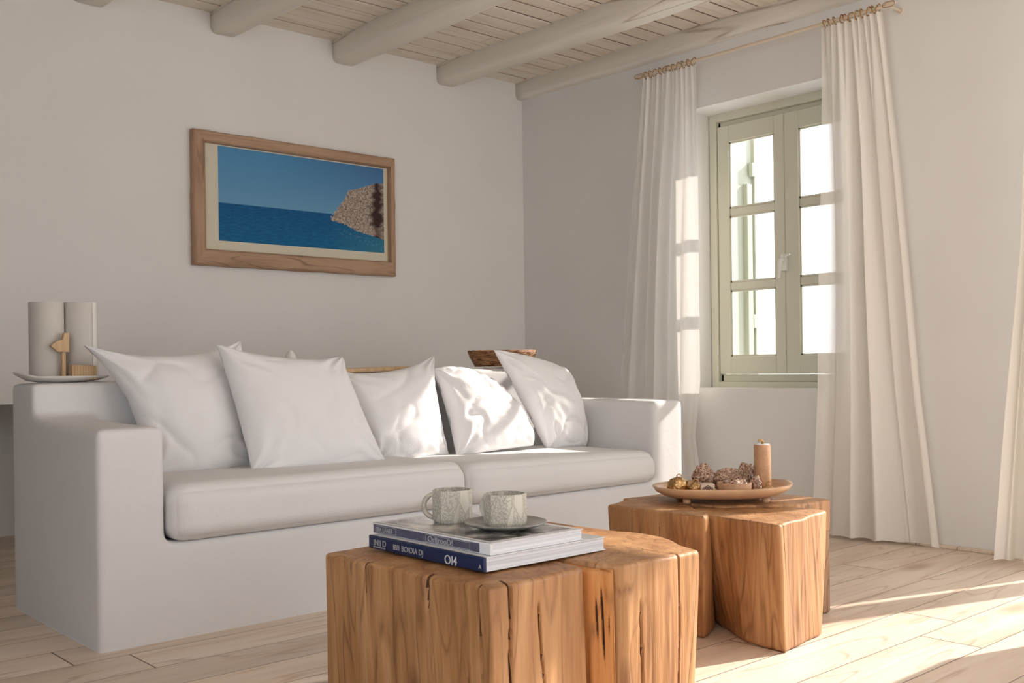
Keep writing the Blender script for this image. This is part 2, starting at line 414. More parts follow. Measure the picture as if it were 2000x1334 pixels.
def holed_wall(name, us, vs, holes, mapf, thick, mt, bevel=.05):
    """grid wall with rectangular holes; mapf(u,v,d) -> world; edges of the holes rounded"""
    bm = bmesh.new(); grid = {}
    for d in (0, 1):
        for i, u in enumerate(us):
            for j, v in enumerate(vs): grid[i, j, d] = bm.verts.new(mapf(u, v, d*thick))
    def hole(i, j): return (i, j) in holes
    nu, nv = len(us)-1, len(vs)-1
    for i in range(nu):
        for j in range(nv):
            if hole(i, j): continue
            for d in (0, 1): bm.faces.new([grid[a, b, d] for a, b in ((i, j), (i+1, j), (i+1, j+1), (i, j+1))])
            for (di, dj, e) in ((-1, 0, ((i, j), (i, j+1))), (1, 0, ((i+1, j), (i+1, j+1))), (0, -1, ((i, j), (i+1, j))), (0, 1, ((i, j+1), (i+1, j+1)))):
                a, b = i+di, j+dj
                if a < 0 or b < 0 or a >= nu or b >= nv or hole(a, b):
                    bm.faces.new((grid[e[0][0], e[0][1], 0], grid[e[1][0], e[1][1], 0], grid[e[1][0], e[1][1], 1], grid[e[0][0], e[0][1], 1]))
    bm.verts.ensure_lookup_table()
    es = []
    for (i, j) in holes:
        for a, b in (((i, j), (i, j+1)), ((i+1, j), (i+1, j+1)), ((i, j), (i+1, j)), ((i, j+1), (i+1, j+1))):
            e = bm.edges.get((grid[a[0], a[1], 0], grid[b[0], b[1], 0]))
            if e and len(e.link_faces) == 2 and e.calc_face_angle(0) > .5: es.append(e)
    bmesh.ops.bevel(bm, geom=list(set(es)), offset=bevel, segments=6, profile=.5, affect='EDGES')
    return struct(name, bm, mt, None, True, angle=50)
# window wall (x = 0), room side faces -x
WY0, WY1, WZ0, WZ1 = -2.31, -1.34, .709, 2.242
DY0, DY1, DZ = -5.80, -3.40, 2.22
holed_wall('wall_right', [YN, DY0, DY1, WY0, WY1, 0.0], [0, WZ0, DZ, WZ1, CZ+.03], {(1, 0), (1, 1), (3, 1), (3, 2)}, lambda u, v, d: (d, u, v), .30, M['wall'], .06)
# back wall (y = 0), with a low recess at the far left behind the sofa
holed_wall('wall_back', [XL, -2.6, .3], [0, .70, CZ+.03], {(0, 0)}, lambda u, v, d: (u, d, v), .25, M['wall'], .02)
bm = bmesh.new(); box(bm, XL, -2.3, .76, .86, 0, .9); box(bm, -2.4, -2.3, .25, .76, 0, .9); box(bm, XL, -2.3, .25, .86, .72, .9)
struct('wall_recess', bm, M['wall'])
# unseen left wall; its wide opening is added to light the window wall
bm = bmesh.new()
box(bm, XL-.2, XL, YN, -6.1, 0, CZ+.03); box(bm, XL-.2, XL, -3.6, .86, 0, CZ+.03); box(bm, XL-.2, XL, -6.1, -3.6, 2.5, CZ+.03); box(bm, XL-.2, XL, -6.1, -3.6, 0, .25)
struct('wall_left', bm, M['wall_dark'])
# unseen rear wall; its opening is added and sized for fill daylight
bm = bmesh.new()
box(bm, XL, -2.0, YN-.2, YN, 0, CZ+.03); box(bm, -.5, .3, YN-.2, YN, 0, CZ+.03); box(bm, -2.0, -.5, YN-.2, YN, 2.4, CZ+.03)
struct('wall_front', bm, M['wall'])
bm = bmesh.new(); box(bm, -.035, 0, -3.40, -2.45, 0, .014, .003, 1); struct('baseboard_right', bm, M['floor'])

# ------------------------------------------------------------------ window
FX = .20          # plane of the frame's room side
fy0, fy1, fz0, fz1 = -2.305, -1.345, .705, 2.245
bm = bmesh.new()
for (a0, a1, b0, b1) in ((fy0, fy0+.045, fz0, fz1), (fy1-.045, fy1, fz0, fz1), (fy0+.045, fy1-.045, fz0, fz0+.035), (fy0+.045, fy1-.045, fz1-.045, fz1)):
    box(bm, FX, FX+.08, a0, a1, b0, b1, .004, 2)
for (a0, a1, b0, b1) in ((fy0+.045, fy0+.06, fz0, fz1), (fy1-.06, fy1-.045, fz0, fz1), (fy0+.045, fy1-.045, fz0+.035, fz0+.075), (fy0+.045, fy1-.045, fz1-.075, fz1-.045)):
    box(bm, FX+.03, FX+.08, a0, a1, b0, b1, .002, 1)
win = struct('window_1', bm, M['sage'])
split = -1.826
def sash(y0, y1, z0, z1, stile_l, stile_r):
    bm = bmesh.new(); X0, X1 = FX+.012, FX+.055
    py0, py1, pz0, pz1 = y0+stile_r, y1-stile_l, z0+.098, z1-.095
    box(bm, X0, X1, y0, py0, z0, z1, .003, 1); box(bm, X0, X1, py1, y1, z0, z1, .003, 1)
    box(bm, X0, X1, py0, py1, z0, pz0, .003, 1); box(bm, X0, X1, py0, py1, pz1, z1, .003, 1)
    s = obj('window_sash', bm, M['sage'], win)
    bm = bmesh.new()
    hh = (pz1-pz0-.09)/3
    for k in (1, 2):
        zc = pz0+k*hh+(k-1)*.045
        box(bm, X0+.006, X1-.006, py0, py1, zc, zc+.045, .006, 2)
    obj('muntin', bm, M['sage'], s)
    bm = bmesh.new()
    for k in range(3):
        zc = pz0+k*(hh+.045); box(bm, X0+.018, X0+.022, py0, py1, zc, zc+hh)
    obj('pane', bm, M['glass'], s)
    # narrow bead round each light
    bm = bmesh.new()
    for k in range(3):
        zc = pz0+k*(hh+.045)
        for (a0, a1, b0, b1) in ((py0, py0+.009, zc, zc+hh), (py1-.009, py1, zc, zc+hh), (py0, py1, zc, zc+.009), (py0, py1, zc+hh-.009, zc+hh)):
            box(bm, X0+.008, X0+.018, a0, a1, b0, b1)
    obj('glazing_bead', bm, M['sage'], s)
sash(split+.001, fy1-.048, .782, 2.172, .075, .062)
sash(fy0+.048, split-.001, .782, 2.172, .085, .075)
bm = bmesh.new()
box(bm, FX-.004, FX+.014, split-.018, split+.018, 1.33, 1.42, .004, 2)
tube(bm, [(FX-.012, split-.0, 1.385), (FX-.035, split-.002, 1.385), (FX-.042, split-.002, 1.372), (FX-.044, split+.004, 1.29)], [.010, .010, .010, .007], 10)
tube(bm, [(FX-.02, split-.02, 1.405), (FX-.03, split-.055, 1.412)], .006, 8)
o = obj('window_handle', bm, M['handle'], win, True, angle=40)
# folded-back outside shutter seen through the left panes
for sy in (fy1+.005, fy0-.04):
    bm = bmesh.new()
    box(bm, .36, .395, sy, sy+.035, .72, 2.2, .003, 1); box(bm, .425, .47, sy, sy+.035, .72, 2.2, .003, 1)
    box(bm, .55, .60, sy-.012, sy+.03, .72, 1.9, .003, 1); box(bm, .64, .66, sy, sy+.035, .72, 2.2, .003, 1)
    box(bm, .395, .43, sy+.012, sy+.025, .72, 2.2); box(bm, .47, .64, sy+.018, sy+.025, .72, 2.2)
    for zz in (.80, 1.05, 1.95): box(bm, .60, .64, sy-.015, sy+.015, zz, zz+.08, .003, 1)
    obj('window_shutter', bm, M['sage_out'], win)

# ------------------------------------------------------------------ terrace door beside the far right curtain (outside the frame)
bm = bmesh.new()
for (a0, a1, b0, b1) in ((-3.67, -3.525, 0, 2.2), (-5.80, -5.73, 0, 2.2), (-5.73, -3.67, 2.14, 2.2)):
    box(bm, .06, .12, a0, a1, b0, b1, .004, 1)
struct('door_1', bm, M['sage'])

# ================================================================== CURTAINS
def lerp(a, b, t): return a+(b-a)*t
def interp(tab, z):
    for (z1, y1), (z0, y0) in zip(tab, tab[1:]):
        if z >= z0: return lerp(y0, y1, (z-z0)/(z1-z0))
    return tab[-1][1]
def top0(v): return math.exp(-v*7)
def curtain(name, label, left, right, zt, zb, x0, nf, amp, mt, seed, sheer, grow=1.0):
    """left/right: edge tables (z, y) from the top down"""
    bm = bmesh.new(); NU, NV = 220, 90
    lay = bm.verts.layers.float.new('sheer')
    rows = []
    for j in range(NV+1):
        v = j/NV; z = lerp(zt, zb, v)
        yl, yr = interp(left, z), interp(right, z)
        row = []
        for i in range(NU+1):
            u = i/NU
            # folds drift, merge and widen on the way down
            uw = u+.035*noise.noise(V((u*3, v*1.3, seed)))+.012*noise.noise(V((u*9, v*2.2, seed+5)))
            A = amp*(.30+.70*min(1, v*2.2)**.8)*(1+(grow-1)*v)
            ph = uw*nf*2*PI
            f = math.sin(ph)+.5*math.sin(ph*.5+1.3+seed)+.18*math.sin(ph*1.63+seed*2+v*.6)
            sharp = math.copysign(abs(math.sin(ph))**.6, math.sin(ph))
            top = math.exp(-v*9)
            nz_ = noise.noise(V((uw*nf*1.05+seed, v*.55, seed*.7)))*2.0+.5*noise.noise(V((uw*nf*2.6+seed, v*.9, seed)))
            x = x0+A*(.20*f+.85*nz_*(1-.5*top0(v)))+top*.010*math.sin(u*nf*2*PI*1.9+seed+.8*math.sin(u*9))
            yy = lerp(yl, yr, u)+.012*math.cos(ph)*(1-abs(2*u-1)**6)*min(1, v*4)
            hem = .010*noise.noise(V((u*6, 0, seed))) if j == NV else 0
            vt = bm.verts.new((x, yy, z+abs(hem)))
            vt[lay] = sheer(u, v)
            row.append(vt)
        rows.append(row)
    for a, b in zip(rows, rows[1:]):
        for i in range(NU): bm.faces.new((a[i], a[i+1], b[i+1], b[i]))
    o = thing('curtain', label, 'curtain', (x0, (left[0][1]+right[0][1])/2, 0), 'linen curtains hanging in the room')
    obj('curtain_panel', bm, mt, o, True)
    return o
ZR, XR = 2.462, -.12
def rings(cur, y0, y1, n, seed):
    """little brass loops with a twist of reed each, gathered on the rod"""
    rnd = random.Random(seed)
    for i in range(n):
        yy = lerp(y0, y1, (i+.5)/n)+rnd.uniform(-.006, .006); a = rnd.uniform(-.6, .6)
        bm = bmesh.new(); pts = []
        for k in range(20):
            t = 2*PI*k/20; r = .0185*(1+.12*math.sin(3*t+i))
            pts.append((XR+r*math.cos(t), yy+r*math.sin(t)*math.sin(a)*.8, ZR-.003+r*math.sin(t)))
        tube(bm, pts, .0028, 6, closed=True)
        obj('curtain_ring', bm, M['brass'], cur, True)

c1 = curtain('curtain', 'sheer white linen curtain left of the window, falling behind the sofa arm',
        [(2.455, -1.135), (1.75, -1.05), (.76, -.95), (0, -.93)], [(2.43, -1.512), (1.9, -1.508), (1.2, -1.50), (.75, -1.50), (.45, -1.46), (0, -1.53)],
        2.445, .012, -.12, 6, .020, M['curt_w'], 2, lambda u, v: .12+.60*(1-u)**2*min(1, v*1.5)+.08*math.sin(u*40), 1.3)
rings(c1, -1.14, -1.51, 11, 3)
c2 = curtain('curtain', 'long cream linen curtain right of the window, hanging to the floor in full view',
        [(2.46, -2.262), (1.5, -2.255), (.7, -2.235), (.2, -2.20), (0, -2.19)], [(2.45, -2.575), (1.70, -2.645), (.72, -2.715), (0, -2.80)],
        2.445, .012, -.12, 5, .030, M['curt'], 6, lambda u, v: .03+.45*math.exp(-(u/.07)**2), 1.7)
rings(c2, -2.27, -2.57, 11, 5)
c3 = curtain('curtain', 'cream linen curtain at the far right edge, beside the terrace door',
        [(2.46, -3.30), (1.9, -3.225), (1.3, -3.20), (.63, -3.135), (0, -3.085)], [(2.46, -3.43), (1.2, -3.405), (0, -3.40)],
        2.445, .012, -.20, 5, .034, M['curt'], 9, lambda u, v: .05, 1.5)

rod = thing('curtain_rod', 'thin cream curtain rod with shell finials above the window', 'curtain rod', (XR, -1.86, ZR))
bm = bmesh.new(); tube(bm, [(XR, -1.14, ZR), (XR, -2.585, ZR)], .0085, 12); obj('pole', bm, M['rod'], rod, True, angle=40)
for s, ye in ((1, -1.115), (-1, -2.61)):
    bm = bmesh.new(); lump(bm, (XR, ye, ZR+.003*-s), (.010, .030, .013), .35, 1.6, 3, ye)
    f = obj('finial', bm, M['rod'], rod, True)
    bm = bmesh.new(); tube(bm, [(XR-.011, ye+.030*math.cos(t*2*PI/18), ZR+.014*math.sin(t*2*PI/18)+.002*math.sin(t)) for t in range(18)], .0016, 6, closed=True)
    obj('finial_rim', bm, M['brass'], f, True)
for yb in (-1.125, -2.60):
    bm = bmesh.new(); tube(bm, [(0, yb, ZR), (XR, yb, ZR)], .005, 8); lathe(bm, [(0, -.004), (.014, -.004), (.014, .004), (0, .004)], (0, 0, 0), 16)
    vs = [v for v in bm.verts if abs(v.co.x) < .02 and abs(v.co.y) < .02]
    for v in vs: v.co = V((v.co.z-.004, yb+v.co.y, ZR+v.co.x))
    obj('bracket', bm, M['rod'], rod, True, angle=40)
rod2 = thing('curtain_rod', 'thin cream curtain rod over the terrace door at the far right', 'curtain rod', (-.20, -4.2, ZR))
bm = bmesh.new(); tube(bm, [(-.20, -3.22, ZR), (-.20, -5.1, ZR)], .0085, 12); obj('pole', bm, M['rod'], rod2, True, angle=40)
for yb in (-3.3, -5.05):
    bm = bmesh.new(); tube(bm, [(0, yb, ZR), (-.20, yb, ZR)], .005, 8); obj('bracket', bm, M['rod'], rod2, True, angle=40)

# ================================================================== SOFA
SX0, SX1, SYF, SYB = -3.415, -.664, -1.83, -.99
sofa = thing('sofa', 'long white built-in sofa with square arms below the sea picture', 'sofa', ((SX0+SX1)/2, (SYF+SYB)/2, 0))
def prism(bm, prof, axis, a0, a1):
    """prof in the other two axes; returns faces"""
    mk = (lambda p, a: (a, p[0], p[1])) if axis == 'x' else (lambda p, a: (p[0], a, p[1]))
    A = [bm.verts.new(mk(p, a0)) for p in prof]; B = [bm.verts.new(mk(p, a1)) for p in prof]
    bm.faces.new(A); bm.faces.new(B)
    for i in range(len(prof)):
        j = (i+1) % len(prof); bm.faces.new((A[i], A[j], B[j], B[i]))
def soft(bm, off, seg, test):
    bm.edges.ensure_lookup_table()
    es = [e for e in bm.edges if test((e.verts[0].co+e.verts[1].co)/2, e) and e.calc_face_angle(0) > .5]
    bmesh.ops.bevel(bm, geom=es, offset=off, segments=seg, profile=.5, affect='EDGES', clamp_overlap=True)
# one rendered body (blended with soft plaster fillets), then cut into its parts
bm = bmesh.new()
box(bm, SX0, SX1, SYF, SYB, -.12, .302)
for x0, x1, hz in ((SX0, -3.205, .668), (-.872, SX1, .674)):
    prof = [(SYF, .25), (SYF, hz), (-1.45, hz+.003)]
    if x0 < -3: prof += [(-1.34, hz+.008), (-1.27, hz+.018), (-1.20, hz+.035)]
    else: prof += [(-1.19, hz+.004)]
    prof += [(-1.0, prof[-1][1]), (-1.0, .25)]
    prism(bm, prof, 'x', x0, x1)
prism(bm, [(SX0, .25), (SX0, .802), (-2.2, .817), (-1.10, .838), (-1.0, .81), (-.93, .73), (-.872, .675), (SX1, .672), (SX1, .25)], 'y', -1.225, SYB)
bmesh.ops.recalc_face_normals(bm, faces=bm.faces)
me = bpy.data.meshes.new('sofa_rough'); bm.to_mesh(me); bm.free()
tmp = bpy.data.objects.new('sofa_rough', me); C.objects.link(tmp)
md = tmp.modifiers.new('r', 'REMESH'); md.mode = 'VOXEL'; md.voxel_size = .0125
md = tmp.modifiers.new('s', 'SMOOTH'); md.factor = .5; md.iterations = 16
dg = bpy.context.evaluated_depsgraph_get(); dg.update()
full = bpy.data.meshes.new_from_object(tmp.evaluated_get(dg)); bpy.data.objects.remove(tmp)
norms = [v.normal.copy() for v in full.vertices]; cos = [v.co.copy() for v in full.vertices]
def which(c):
    if c.y > -1.215 and c.z > .31: return 'backrest'
    if c.z < .31 and -3.205 < c.x < -.872: return 'base'
    if c.y > -1.215: return 'base'
    if c.x < -2: return 'armrest_a'
    return 'armrest_b'
groups = {}
for p in full.polygons:
    if p.center.z < -.02: continue
    groups.setdefault(which(p.center), []).append(list(p.vertices))
for nm, polys in sorted(groups.items()):
    ids = sorted({i for p in polys for i in p}); mp_ = {i: k for k, i in enumerate(ids)}
    me = bpy.data.meshes.new(nm.split('_')[0])
    me.from_pydata([V((cos[i].x, cos[i].y, max(cos[i].z, 0)))-sofa.location for i in ids], [], [[mp_[i] for i in p] for p in polys])
    me.polygons.foreach_set('use_smooth', [True]*len(me.polygons))
    me.normals_split_custom_set_from_vertices([norms[i] for i in ids])
    me.materials.append(M['sofa'])
    o = bpy.data.objects.new(nm.split('_')[0], me); C.objects.link(o); o.parent = sofa
def seat(x0, x1, z0, zl, zr, yf, seed, rl, rr):
    """softly rounded boxy seat cushion"""
    bm = bmesh.new(); g = bmesh.ops.create_grid(bm, x_segments=1, y_segments=1, size=1)
    bm.free(); bm = bmesh.new()
    yb = -1.218; nx, ny, nz = 60, 30, 10
    cx, cy = (x0+x1)/2, (yf+yb)/2
    g = bmesh.ops.create_cube(bm, size=2.0)
    bmesh.ops.subdivide_edges(bm, edges=bm.edges[:], cuts=24, use_grid_fill=True)
    for v in bm.verts:
        p = v.co.copy()
        r = .058                                   # edge radius as a true rounded box
        hx, hy = (x1-x0)/2, (yb-yf)/2
        zt = lerp(zl, zr, (p.x+1)/2); hz = (zt-z0)/2
        q = V((p.x*hx, p.y*hy, p.z*hz))
        # concentrate vertices towards the edges
        for k, h in enumerate((hx, hy, hz)):
            s = abs(p[k]); q[k] = math.copysign(h*(1-(1-s)**1.9) if k < 2 else h*s, p[k])
        inner = V((max(-hx+r, min(hx-r, q.x)), max(-hy+r, min(hy-r, q.y)), max(-hz+r, min(hz-r, q.z))))
        d = q-inner
        if d.length > 1e-6 and (abs(p.x) > .999 or abs(p.y) > .999 or abs(p.z) > .999): q = inner+d.normalized()*r
        puff = (1-p.x**4)*(1-p.y**4)
        if p.z > .5: q.z += .010*puff+.004*noise.noise(V((q.x*4, q.y*4, seed)))*puff
        if p.y < -.5: q.y -= .008*(1-p.x**6)*(1-p.z**4)-.003*noise.noise(V((q.x*6, q.z*12, seed)))
        v.co = V((cx, cy, (zt+z0)/2))+q
    return obj('seat_cushion', bm, M['cushion'], sofa, True)
seat(-3.195, -2.006, .300, .478, .468, -1.862, 1, 0, 0)
seat(-2.010, -.882, .300, .462, .436, -1.862, 2, 0, 0)

# ------------------------------------------------------------------ pillows
def pillow(label, TL, TR, BR, BL, thick=.11, back=.05, sag=(.03, .03, .03, .03), wr=.010, seed=0, ear=.02):
    """corner points in the world; sag pulls each edge inward (top, right, bottom, left), negative bulges out"""
    TL, TR, BR, BL = map(V, (TL, TR, BR, BL))
    ctr = (TL+TR+BR+BL)/4
    nrm = (TR-BL).cross(TL-BR).normalized()
    if nrm.dot(CAM-ctr) < 0: nrm = -nrm
    n = 72; bm = bmesh.new(); out = {}
    U = (TR-TL+BR-BL).normalized(); W = (TL-BL+TR-BR).normalized()
    for side in (1, -1):
        for i in range(n+1):
            for j in range(n+1):
                edge = i in (0, n) or j in (0, n)
                if side == -1 and edge: out[i, j, -1] = out[i, j, 1]; continue
                # cosine spacing so that the rim is finely divided
                u = .5-.5*math.cos(PI*i/n); v = .5-.5*math.cos(PI*j/n)
                p = (BL*(1-u)+BR*u)*(1-v)+(TL*(1-u)+TR*u)*v
                bu = 1-abs(2*u-1)**2.2; bv = 1-abs(2*v-1)**2.2
                p += -W*sag[0]*bu*v**3+W*sag[2]*bu*(1-v)**3
                p += -U*sag[1]*bv*u**3+U*sag[3]*bv*(1-u)**3
                a, b = 2*u-1, 2*v-1
                h = max(0, (1-a*a)*(1-b*b))**.42
                corner = (abs(a)*abs(b))
                t = (thick if side > 0 else back)*h
                q = V((u*3.0+seed*3.1, v*3.0, side*2))
                r = math.hypot(a, b)
                ang = math.atan2(b, a)
                # pull wrinkles radiating from the corners plus broad dents
                wv = noise.noise(V((u*4+seed, v*4, seed*1.7)))
                ck = math.exp(-((1-abs(a))**2+(1-abs(b))**2)/.28)
                ac = math.atan2(1.02-abs(b), 1.02-abs(a))
                rad = math.sin(ac*10+seed+wv*4+(a > 0)*1.7+(b > 0)*2.1)*ck*.013
                fold = (1-abs(noise.noise(V((u*2.2+v*1.1+seed*2, v*3.3-u*1.2, 1.3)))*2.2))
                fold = max(0, fold)**5*wr*1.0
                dent = noise.noise(q*.7)*.016*h
                t += (rad*h**.5 + (dent-fold+wr*.45*noise.noise(q*2.6+V((0, u*2, 0))))*h)*(1 if side > 0 else .3)
                if not edge: p = p+nrm*t*side
                else: p = p+nrm*.004*math.sin(u*23+v*17+seed)
                out[i, j, side] = bm.verts.new(p)
    for side in (1, -1):
        for i in range(n):
            for j in range(n):
                bm.faces.new([out[a, b, side] for a, b in ((i, j), (i+1, j), (i+1, j+1), (i, j+1))])
    o = obj('throw_pillow', bm, M['pillow'], None, True, origin=(ctr.x, ctr.y, min(BL.z, BR.z)))
    tag(o, label, 'pillow', 'white throw pillows on the sofa')
    # seam along the rim
    rim = [out_co for out_co in [((BL*(1-u)+BR*u)*(1-v)+(TL*(1-u)+TR*u)*v) for u, v in []]]
    return o
pillow('leftmost white pillow on the sofa, upper left corner drawn out to a point',
       (-3.252, -1.26, .935), (-2.66, -1.27, .955), (-2.68, -1.40, .466), (-3.12, -1.40, .466), .10, .045, (.055, .01, .0, .075), .012, 1)
pillow('large square white pillow standing in front of its neighbours, second from the left, in shade',
       (-2.822, -1.40, .935), (-2.278, -1.39, .890), (-2.175, -1.54, .466), (-2.76, -1.54, .466), .10, .05, (.035, .028, -.006, .01), .008, 2)
pillow('middle white pillow of the five, right upper corner raised in the sun',
       (-2.30, -1.27, .838), (-1.715, -1.26, .895), (-1.755, -1.41, .455), (-2.15, -1.41, .450), .105, .045, (.05, .035, -.005, .02), .014, 3)
pillow('slumped and creased white pillow, fourth from the left, leaning left beside a gap',
       (-1.755, -1.305, .832), (-1.43, -1.30, .775), (-1.30, -1.46, .475), (-1.76, -1.47, .450), .105, .045, (-.03, -.065, .005, .02), .022, 4)
pillow('tilted white pillow by the right sofa arm, rightmost of the five',
       (-1.428, -1.34, .918), (-.965, -1.34, .828), (-.935, -1.44, .446), (-1.19, -1.44, .444), .10, .045, (-.01, -.03, .0, .01), .016, 5)

# ================================================================== THINGS ON THE SOFA BACK
dish = bmesh.new()
prof = [(0, .004), (.10, .004), (.15, .010), (.19, .020), (.195, .026), (.185, .023), (.14, .014), (0, .010)]
lathe(dish, prof, (-3.275, -1.108, .8015), 56)
for v in dish.verts:
    v.co.y = -1.108+(v.co.y+1.108)*.57; v.co.x = -3.275+(v.co.x+3.275)*.84
    dx = v.co.x+3.275
    if dx < -.11: v.co.z += (-.11-dx)*.30
tag(obj('serving_dish', dish, M['white_cer'], None, True, origin=(-3.275, -1.108, .8015)), 'shallow off-white dish with an upturned rim on the left end of the sofa back', 'dish')
def cyl_vase(label, cx, cy, r, z0, z1, strip):
    t = thing('paper_lantern', label, 'lantern', (cx, cy, z0), 'pale paper lanterns on the sofa back')
    bm = bmesh.new(); lathe(bm, [(0, 0), (r-.002, 0), (r, .003), (r, z1-z0-.002), (r-.001, z1-z0), (r-.004, z1-z0), (r-.004, .01), (0, .01)], (cx, cy, z0), 48)
    obj('lantern_shade', bm, M['paper_white'], t, True, angle=40)
    bm = bmesh.new()
    a0 = math.radians(strip); pts = []
    for k in range(7):
        a = a0+(k-3)*.075
        pts.append((cx+math.cos(a)*(r+.0012), cy+math.sin(a)*(r+.0012)))
    A = [bm.verts.new((x, y, z0+.002)) for x, y in pts]; B = [bm.verts.new((x, y, z1)) for x, y in pts]
    for a, b, c_, d in zip(A, A[1:], B[1:], B): bm.faces.new((a, b, c_, d))
    obj('pale_strip', bm, M['white_cer'], t, True)  # paler vertical strip on the lantern side
cyl_vase('left of two tall pale paper lanterns on the dish, plain to the foot', -3.322, -1.092, .0583, .814, 1.090, 60)
cyl_vase('right of two tall pale paper lanterns on the dish, with a white strip', -3.204, -1.092, .0583, .814, 1.093, -52)
bm = bmesh.new()
for k in range(9):
    xx = -3.270+k*.0095; box(bm, xx, xx+.0093, -1.196, -1.160, .8135, .867-.0004*k, .001, 1)
tag(obj('wooden_block', bm, M['tanlight'], None, origin=(-3.23, -1.178, .8135)), 'small striped wooden block at the foot of the right lantern', 'block')
bm = bmesh.new()
box(bm, -3.296, -3.2825, -1.174, -1.158, .8135, .930, .002, 1)
pr = [(-3.334, .934), (-3.312, .914), (-3.273, .912), (-3.273, .980), (-3.288, .980), (-3.294, .957), (-3.318, .948)]
prism(bm, pr, 'y', -1.178, -1.156)
tag(obj('wooden_ornament', bm, M['tanlight'], None, origin=(-3.29, -1.166, .8135)), 'little carved wooden ornament standing between the two lanterns', 'ornament')
bm = bmesh.new()
lathe(bm, [(0, 0), (.028, 0), (.033, .02), (.030, .055), (.018, .085), (.006, .100), (0, .105)], (-2.347, -1.10, .820), 30)
tag(obj('shell_ornament', bm, M['white_cer'], None, True, origin=(-2.347, -1.10, .820)), 'pointed white shell tip peeping over the second pillow from the left', 'ornament')
bm = bmesh.new(); vs = box(bm, -2.28, -1.74, -1.18, -1.03, .8185, .8385, .006, 2)
for v in bm.verts: v.co.z += (v.co.x+2.28)*.018
tag(obj('wooden_board', bm, M['tanlight'], None, origin=(-2.0, -1.1, .82)), 'long tan wooden board lying on the sofa back behind the middle pillows', 'board')
# woven basket: coiled reed rings
bk = thing('woven_basket', 'shallow brown woven reed basket on the right end of the sofa back', 'basket', (-1.17, -1.11, .84))
bcx, bcy, bz = -1.172, -1.108, .8395
bm = bmesh.new()
lathe(bm, [(0, .002), (.115, .002), (.135, .02), (.150, .05), (.155, .076), (.147, .076), (.147, .05), (.128, .022), (.11, .008), (0, .008)], (bcx, bcy, bz), 60)
for v in bm.verts: v.co.x = bcx+(v.co.x-bcx)*1.12
obj('basket_wall', bm, M['wicker'], bk, True)
bm = bmesh.new()
for k in range(11):
    h = .006+k*.0072; r = .118+.037*min(1, h/.07)**.8+.001
    tube(bm, [(bcx+1.12*(r+.0015*math.sin(t*1.9+k*2))*math.cos(2*PI*t/60), bcy+(r+.0015*math.sin(t*1.9+k*2))*math.sin(2*PI*t/60), bz+h+.0012*math.sin(t*2.3+k)) for t in range(60)], .0036, 6, closed=True)
obj('reed_coils', bm, M['wicker'], bk, True)

# ================================================================== PICTURE
pic = thing('framed_picture', 'wide driftwood-framed photograph of blue sea and a rocky headland on the wall', 'picture', (-1.66, 0, 1.72))
FY = -.045
ox0, ox1, oz0, oz1 = -2.277, -1.047, 1.372, 2.056
ix0, ix1, iz0, iz1 = -2.212, -1.083, 1.455, 1.998
def rail(name, prof_pts, mt, seed):
    """board with wavering worn edges: quad outline (x,z) a-b outer, c-d inner"""
    a, b, c_, d = [V((p[0], 0, p[1])) for p in prof_pts]
    bm = bmesh.new(); n = 60; rows = []
    for i in range(n+1):
        s = i/n; o_ = a.lerp(b, s); q = d.lerp(c_, s)
        w1 = .0035*noise.noise(V((s*9, seed, 0)))+.002*noise.noise(V((s*31, seed, 2))); 
        dirv = (o_-q).normalized()
        o_ = o_+dirv*w1; row = []
        m_ = 8
        for k in range(m_+1):
            f = k/m_; p = o_.lerp(q, f)
            dep = FY-.004*math.sin(f*PI)+.003*noise.noise(V((s*6, f*5, seed)))
            if k in (0, m_): dep += .008
            row.append(bm.verts.new((p.x, dep, p.z)))
        row.append(bm.verts.new((q.x, -.008, q.z))); row.insert(0, bm.verts.new((o_.x, -.001, o_.z)))
        rows.append(row)
    for r0, r1 in zip(rows, rows[1:]):
        for k in range(len(r0)-1): bm.faces.new((r0[k], r0[k+1], r1[k+1], r1[k]))
    bm.faces.new(rows[0]); bm.faces.new(rows[-1])
    obj(name, bm, mt, pic, True, angle=50)
rail('frame_rail', [(ox0, oz1), (ox1, oz1), (ix1, iz1), (ix0, iz1)], M['frame'], 1)
rail('frame_rail', [(ox0, oz0), (ox1, oz0), (ix1, iz0), (ix0, iz0)], M['frame'], 2)
rail('frame_rail', [(ox0, oz0), (ox0, oz1), (ix0, iz1), (ix0, iz0)], M['frame_z'], 3)
rail('frame_rail', [(ox1, oz0), (ox1, oz1), (ix1, iz1), (ix1, iz0)], M['frame_z'], 4)
bm = bmesh.new(); box(bm, ix0-.01, ix1+.01, -.012, -.004, iz0-.01, iz1+.01); obj('mount', bm, M['mat'], pic)
# print: painted cell by cell
px0, px1, pz0, pz1 = -2.131, -1.108, 1.506, 1.992
bm = bmesh.new(); NX, NZ = 300, 145
cl = bm.verts.layers.float_color.new('Col')
cliff = [(.655, .405), (.675, .36), (.70, .32), (.75, .285), (.80, .25), (.81, .205), (.86, .165), (.90, .14), (.94, .115), (1.02, .09), (1.02, -.2)]
def cliff_left(v):   # v measured down from the horizon-ish line; returns left boundary u at height w (0 bottom..1 top)
    v = 1-v
    tab = [(0, 2), (.165, 1.6), (.175, .985), (.194, .93), (.23, .89), (.27, .83), (.304, .77), (.41, .74), (.485, .712), (.579, .676), (.64, .655), (.675, .652), (.70, .737), (.765, .813), (.80, .897), (.845, 1.0), (1.0, 1.3)]
    for (w0, u0), (w1, u1) in zip(tab, tab[1:]):
        if w0 <= v <= w1: return lerp(u0, u1, (v-w0)/(w1-w0))
    return 2
vv = {}
